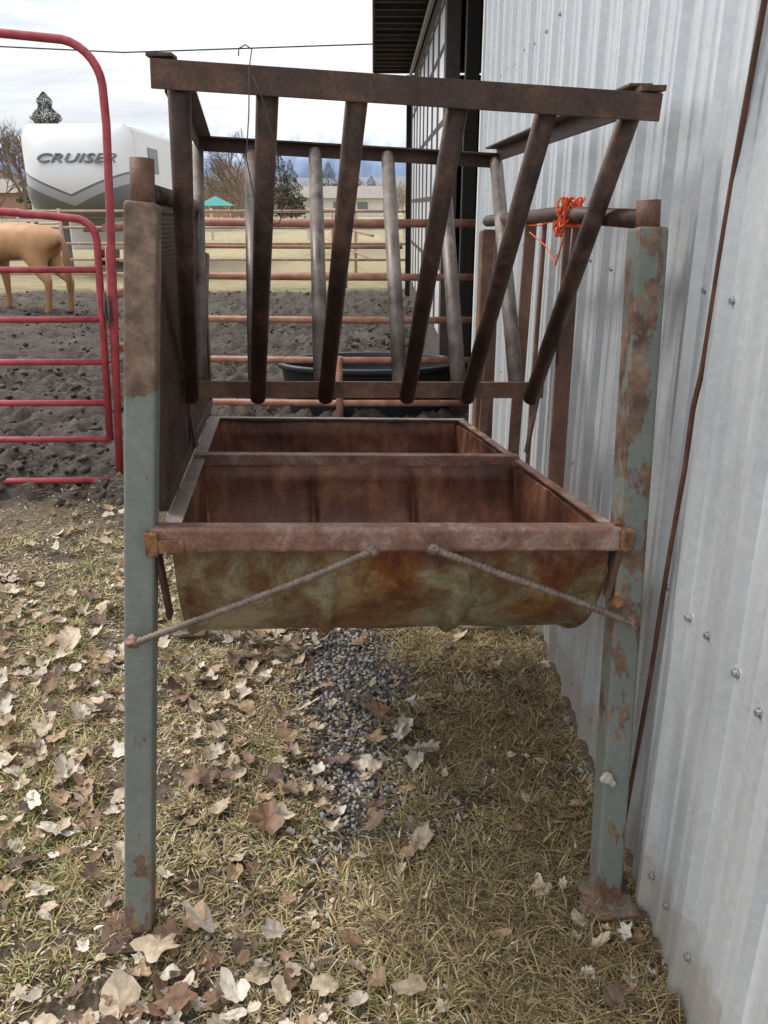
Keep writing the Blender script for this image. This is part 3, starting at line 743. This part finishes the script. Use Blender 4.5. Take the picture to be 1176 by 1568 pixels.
def capmat():
    m,nt,b=newmat('trailer_cap_paint');Pn=wpos(nt);sx=nt.nodes.new('ShaderNodeSeparateXYZ');nt.links.new(Pn,sx.inputs[0])
    a=nt.nodes.new('ShaderNodeMath');a.operation='SUBTRACT';nt.links.new(sx.outputs[0],a.inputs[0]);a.inputs[1].default_value=xc
    ab=nt.nodes.new('ShaderNodeMath');ab.operation='ABSOLUTE';nt.links.new(a.outputs[0],ab.inputs[0])
    s=nt.nodes.new('ShaderNodeMath');s.operation='MULTIPLY_ADD';nt.links.new(ab.outputs[0],s.inputs[0]);s.inputs[1].default_value=-.42;nt.links.new(sx.outputs[2],s.inputs[2])
    r=ramp(nt,maprange(nt,s.outputs[0],1.0,2.6),[(0,(.13,.14,.155)),(.335,(.13,.14,.155)),(.34,(.36,.38,.41)),(.455,(.36,.38,.41)),(.46,(.13,.14,.155)),(.485,(.13,.14,.155)),(.49,(.68,.69,.71))])
    nt.links.new(r.outputs[0],b.inputs['Base Color']);b.inputs['Roughness'].default_value=.3;return m
cap.data.materials.append(capmat())
PP(tr,box('body',(xc,23.2,2.25),(2*hw,6.4,1.92),M_tw,None,.10))
PP(tr,box('lower_body',(xc,24.5,1.0),(2*hw-.1,4.6,1.0),M_tw,None,.05))
PP(tr,box('side_stripe',(x1+.005,23.2,1.75),(.02,6.3,.35),M_tm))
PP(tr,box('side_window',(x1+.008,21.6,2.55),(.02,.9,.55),M_tg))
PP(tr,box('side_window_2',(x1+.008,24.2,2.55),(.02,1.2,.55),M_tg))
PP(tr,box('roof_unit',(xc,23,3.26),(.9,1.0,.18),M_tw,None,.05))
for x in (xc-.8,xc+.8): PP(tr,box('landing_leg',(x,20.9,.7),(.12,.12,1.4),M_tg))
PP(tr,box('king_pin',(xc,20.5,1.15),(.4,.5,.35),M_tg,None,.03))
for x in (x0+.2,x1-.15):
    for y in (24.2,25.1):
        PP(tr,tube('wheel',[(x-.12,y,.36),(x+.12,y,.36)],.36,M_black,None,20))
fc=bpy.data.curves.new('lettering','FONT');fc.body='CRUISER';fc.size=.36;fc.extrude=.03;fc.align_x='CENTER';fc.shear=.35;fc.space_character=1.05;fc.offset=.002
fo=bpy.data.objects.new('lettering',fc);COL.objects.link(fo);fo.data.materials.append(M_tg);fo.location=(xc+.16,19.20,2.42);fo.rotation_euler=(math.radians(90-16),0,0);fo.scale=(1.20,.72,1)
PP(tr,fo)

# ------------------------------------------------------------ house, play set
hs=empty('white_ranch_house',(-5,130,0))
M_hw=simple('house_wall',(.62,.60,.57),.8,0,.05,1);M_hr=simple('house_roof',(.30,.26,.24),.9,0,.1,1);M_hb=simple('house_brick',(.33,.20,.15),.9,0,.1,1)
PP(hs,box('walls',(-4.5,133,1.3),(12,8,2.6),M_hw));PP(hs,box('brick_wing',(-11.8,133,1.3),(2.6,8,2.6),M_hb))
PP(hs,prism('roof',(-14,133,2.6),(2.3,133,2.6),(0,1,0),Z,[(-4.8,0),(4.8,0),(0,1.7)],M_hr))
for x in (-8.5,-5,-1.5): PP(hs,box('window',(x,128.97,1.5),(1.5,.1,1.1),M_tg))
PP(hs,box('door',(-3.2,128.97,1.0),(1,.1,2),M_hb))
hs2=empty('distant_shed',(-30,90,0))
PP(hs2,box('shed_walls',(-38,95,1.4),(9,6,2.8),M_hb));PP(hs2,prism('shed_roof',(-43,95,2.8),(-33,95,2.8),(0,1,0),Z,[(-3.6,0),(3.6,0),(0,1.4)],M_hr))
ps=empty('play_set',(-10,60,0))
M_teal=simple('teal_canopy',(.05,.30,.26),.7);M_pw=simple('playset_wood',(.35,.20,.10),.8)
cx0,cy0=-10.3,58
PP(ps,mk('canopy',[(cx0-1.1,cy0-1,1.55),(cx0+1.1,cy0-1,1.55),(cx0+1.1,cy0+1,1.55),(cx0-1.1,cy0+1,1.55),(cx0,cy0,2.15)],[(0,1,4),(1,2,4),(2,3,4),(3,0,4)],M_teal))
for a in (-1,1):
    for b in (-.9,.9): PP(ps,box('leg',(cx0+a,cy0+b,.78),(.1,.1,1.56),M_pw))
PP(ps,box('deck',(cx0,cy0,.7),(2.1,1.9,.1),M_pw));PP(ps,box('rail',(cx0,cy0-.9,1.0),(2.1,.06,.25),M_pw))

# ------------------------------------------------------------ trees
M_bark=simple('bare_bark',(.16,.12,.10),.9);M_con=attrmat('conifer_needles',.8,0)
def baretree(name,x,y,h,seed,mat=M_bark,r0=.13):
    g=np.random.default_rng(seed);V=[];F=[]
    def seg(a,b,ra,rb):
        d=(b-a).normalized();s=d.cross(Vector((.3,1,.2))).normalized();t=d.cross(s);n=len(V)
        for p,r in ((a,ra),(b,rb)):
            for k in range(4):
                an=k*math.pi/2;V.append(p+(s*math.cos(an)+t*math.sin(an))*r)
        for k in range(4):F.append((n+k,n+(k+1)%4,n+4+(k+1)%4,n+4+k))
    def grow(p,d,L,r,lv):
        q=p+d*L;seg(p,q,r,r*.7)
        if lv==0:return
        for i in range(int(g.integers(2,4))+(lv>3)):
            nd=(d+Vector(g.normal(0,.42,3).tolist())+Vector((0,0,.12))).normalized()
            grow(p.lerp(q,g.uniform(.6,1)),nd,L*g.uniform(.62,.85),r*.6,lv-1)
    grow(Vector((x,y,0)),Vector((0,0,1)),h*.26,r0*h/7,6)
    mk(name,V,F,mat)
def conifer(name,x,y,h,r,seed,pw=.8,n=3000,sz=.10):
    g=np.random.default_rng(seed)
    t=g.random(n)**.75;z=h*(.08+.92*t);rr=r*(1-t)**pw*(.35+.65*g.random(n)**.5)*(1+.25*np.sin(z*5))
    a=g.uniform(0,6.28,n);s=sz*h/5*(1.2-t)
    c=np.stack([x+rr*np.cos(a),y+rr*np.sin(a),z-rr*.25],1)
    V=np.zeros((n,4,3));d=g.normal(0,1,(n,3));d/=np.linalg.norm(d,axis=1)[:,None];e=np.cross(d,g.normal(0,1,(n,3)));e/=np.linalg.norm(e,axis=1)[:,None]
    for k,(p,q) in enumerate(((-1,-.4),(1,-.4),(1,.4),(-1,.4))): V[:,k]=c+(d*p+e*q)*s[:,None]
    Q=np.arange(n*4).reshape(n,4);col=np.array([.065,.07,.05])*g.uniform(.5,1.6,(n,1))
    o=fastmesh(name,V.reshape(-1,3),Q,None,np.repeat(col,4,0),M_con)
    tr_=tube('trunk',[(x,y,0),(x,y,h*.9)],[.03*h/2,.01],M_bark,None,6);tr_.parent=o
def tx(px,Y): return (px-572)*(.938*Y+.54)/FPX
baretree('bare_tree',tx(372,75),75,10.5,3)
baretree('bare_tree',tx(48,70),70,11.5,5)
baretree('bare_tree',tx(60,64),64,10.5,15)
baretree('bare_tree',tx(330,90),90,7,6)
baretree('bare_tree',tx(10,60),60,6,8)
conifer('spruce_tree',tx(95,80),80,10.8,3.1,1,.6,14000,.07)
conifer('spruce_tree',tx(432,110),110,8,2.6,2)
conifer('spruce_tree',tx(448,112),112,7,2.4,3)
conifer('spruce_tree',tx(505,140),140,8,4,4)
conifer('spruce_tree',tx(545,140),140,7,3,5)
conifer('spruce_tree',tx(570,140),140,6,3,6)
def twigmass(name,items,col0,seed):
    g=np.random.default_rng(seed);Vs=[];Cs=[]
    for (x,y,h,w,n) in items:
        a=g.uniform(0,6.28,n);rr=w*np.sqrt(g.random(n));z=h*(g.random(n)**.7)*np.sqrt(np.clip(1-(rr/w)**2*.8,0,1))
        c=np.stack([x+rr*np.cos(a),y+rr*np.sin(a),z],1);d=g.normal(0,.6,(n,3));d[:,2]=np.abs(d[:,2])+.8;d/=np.linalg.norm(d,axis=1)[:,None]
        e=np.cross(d,[0,1,0]);e/=np.linalg.norm(e,axis=1)[:,None]
        L=h*.12;W=h*.006
        V=np.stack([c-e*W,c+e*W,c+d*L+e*W*.3,c+d*L-e*W*.3],1);Vs.append(V.reshape(-1,3))
        Cs.append(np.repeat(np.array(col0)*g.uniform(.6,1.4,(n,1)),4,0))
    V=np.concatenate(Vs);fastmesh(name,V,np.arange(len(V)).reshape(-1,4),None,np.concatenate(Cs),M_far)
items=[(tx(355,95),95,6.0,2.6,1500),(tx(375,100),100,5.5,2.5,1200),(tx(415,115),115,4.5,3,900),(tx(325,120),120,5,4,1200),(tx(20,110),110,6,5,1800),(tx(-20,100),100,6,5,1000),(tx(600,180),180,5,5,900),(tx(260,120),120,6,6,1200),(tx(600,150),150,4,4,500),(tx(640,150),150,6,5,900),(tx(465,118),118,3,3,600),(tx(395,70),70,1.8,1.2,500),(tx(345,64),64,1.5,1.2,500)]
twigmass('distant_bare_trees',items,(.26,.19,.145),11)
g=np.random.default_rng(4);items=[(float(x),float(g.uniform(350,520)),float(g.uniform(6,12)),float(g.uniform(8,18)),420) for x in g.uniform(-330,140,90)]
twigmass('distant_tree_line',items,(.23,.205,.19),12)

# ------------------------------------------------------------ mountains
def ridge(name,Y,base,amp,seed,stops,fr):
    n=500;x=np.linspace(-.75*Y,.75*Y,n);rows=14
    prof=base+amp*(fbm(x/Y*fr,np.full(n,seed*1.3),seed,6)-.5)*2
    V=[];C=[]
    for r in range(rows):
        f=r/(rows-1);rg=fbm(x/Y*fr*6,np.full(n,f*3.0),seed+9,4)-.5
        z=prof*f;y=Y+ (f*1.2-.3)*base*3+rg*base*1.6*(1-f*.6)
        V.append(np.stack([x,y,z-2],1))
        hh=np.clip(f+rg*.55,0,1)
        c=np.stack([np.interp(hh,[s[0] for s in stops],[s[1][k] for s in stops]) for k in range(3)],1);C.append(c)
    V=np.concatenate(V);C=np.concatenate(C)
    i=np.arange(n-1)[None,:]+np.arange(rows-1)[:,None]*n
    fastmesh(name,V,np.stack([i,i+1,i+n+1,i+n],-1).reshape(-1,4),None,C,M_far,True)
ridge('mountain_range',4500,430,70,3,[(0,(.15,.20,.29)),(.35,(.17,.22,.33)),(.60,(.22,.28,.41)),(.75,(.46,.52,.62)),(1,(.64,.68,.74))],9)  # distance haze painted into the blues; pale tops are snow
ridge('foothills',1900,66,14,8,[(0,(.34,.30,.24)),(.5,(.28,.26,.25)),(1,(.22,.25,.31))],6)  # tan hills, bluish towards the crest from painted-in haze
pl=empty('power_line',(0,34,0))
PP(pl,tube('cable',[(-35,34,8.0),(-20,34,7.2),(-9,34,6.75),(2,34,7.1),(14,34,7.9)],.025,M_dark,None,6))
for x in (-35,14): PP(pl,tube('pole',[(x,34,0),(x,34,9)],.14,M_wood,None,10))

# ------------------------------------------------------------ sky and sun
w=bpy.data.worlds.new("World");sc.world=w;w.use_nodes=True;nt=w.node_tree
bg=nt.nodes['Background'];sky=nt.nodes.new('ShaderNodeTexSky');sky.sky_type='NISHITA';sky.sun_disc=False
EL=math.radians(48);AZ=math.radians(-65)
sky.sun_elevation=EL;sky.sun_rotation=AZ;sky.air_density=1.2;sky.dust_density=2.0
tc=nt.nodes.new('ShaderNodeTexCoord')
sz=nt.nodes.new('ShaderNodeSeparateXYZ');nt.links.new(tc.outputs['Generated'],sz.inputs[0])
mp=nt.nodes.new('ShaderNodeMapping');mp.inputs['Scale'].default_value=(1,1,5.5);nt.links.new(tc.outputs['Generated'],mp.inputs[0])
n1=noise(nt,2.2,5,.55,mp.outputs[0],.3)
cov=ramp(nt,n1.outputs[0],[(.36,gray(.72)),(.54,gray(1))])
n2=noise(nt,3.2,5,.6,mp.outputs[0],.4)
cc=ramp(nt,n2.outputs[0],[(.34,(.66,.72,.79)),(.45,(.83,.865,.90)),(.54,(.99,.985,.98))])
elev=maprange(nt,sz.outputs[2],.10,.75,8.4,14.0)
vm=nt.nodes.new('ShaderNodeVectorMath');vm.operation='SCALE';nt.links.new(elev,vm.inputs['Scale']);nt.links.new(cc.outputs[0],vm.inputs[0])
mixed=mix(nt,cov.outputs[0],sky.outputs[0],vm.outputs[0])
nt.links.new(mixed,bg.inputs['Color']);bg.inputs['Strength'].default_value=.13
sl=bpy.data.lights.new('sun','SUN');sl.energy=2.0;sl.angle=math.radians(12);sl.color=(1,.94,.85)
so=bpy.data.objects.new('sun',sl);COL.objects.link(so)
sd=Vector((math.sin(AZ)*math.cos(EL),math.cos(AZ)*math.cos(EL),math.sin(EL)))
so.rotation_euler=(-sd).to_track_quat('-Z','Y').to_euler()
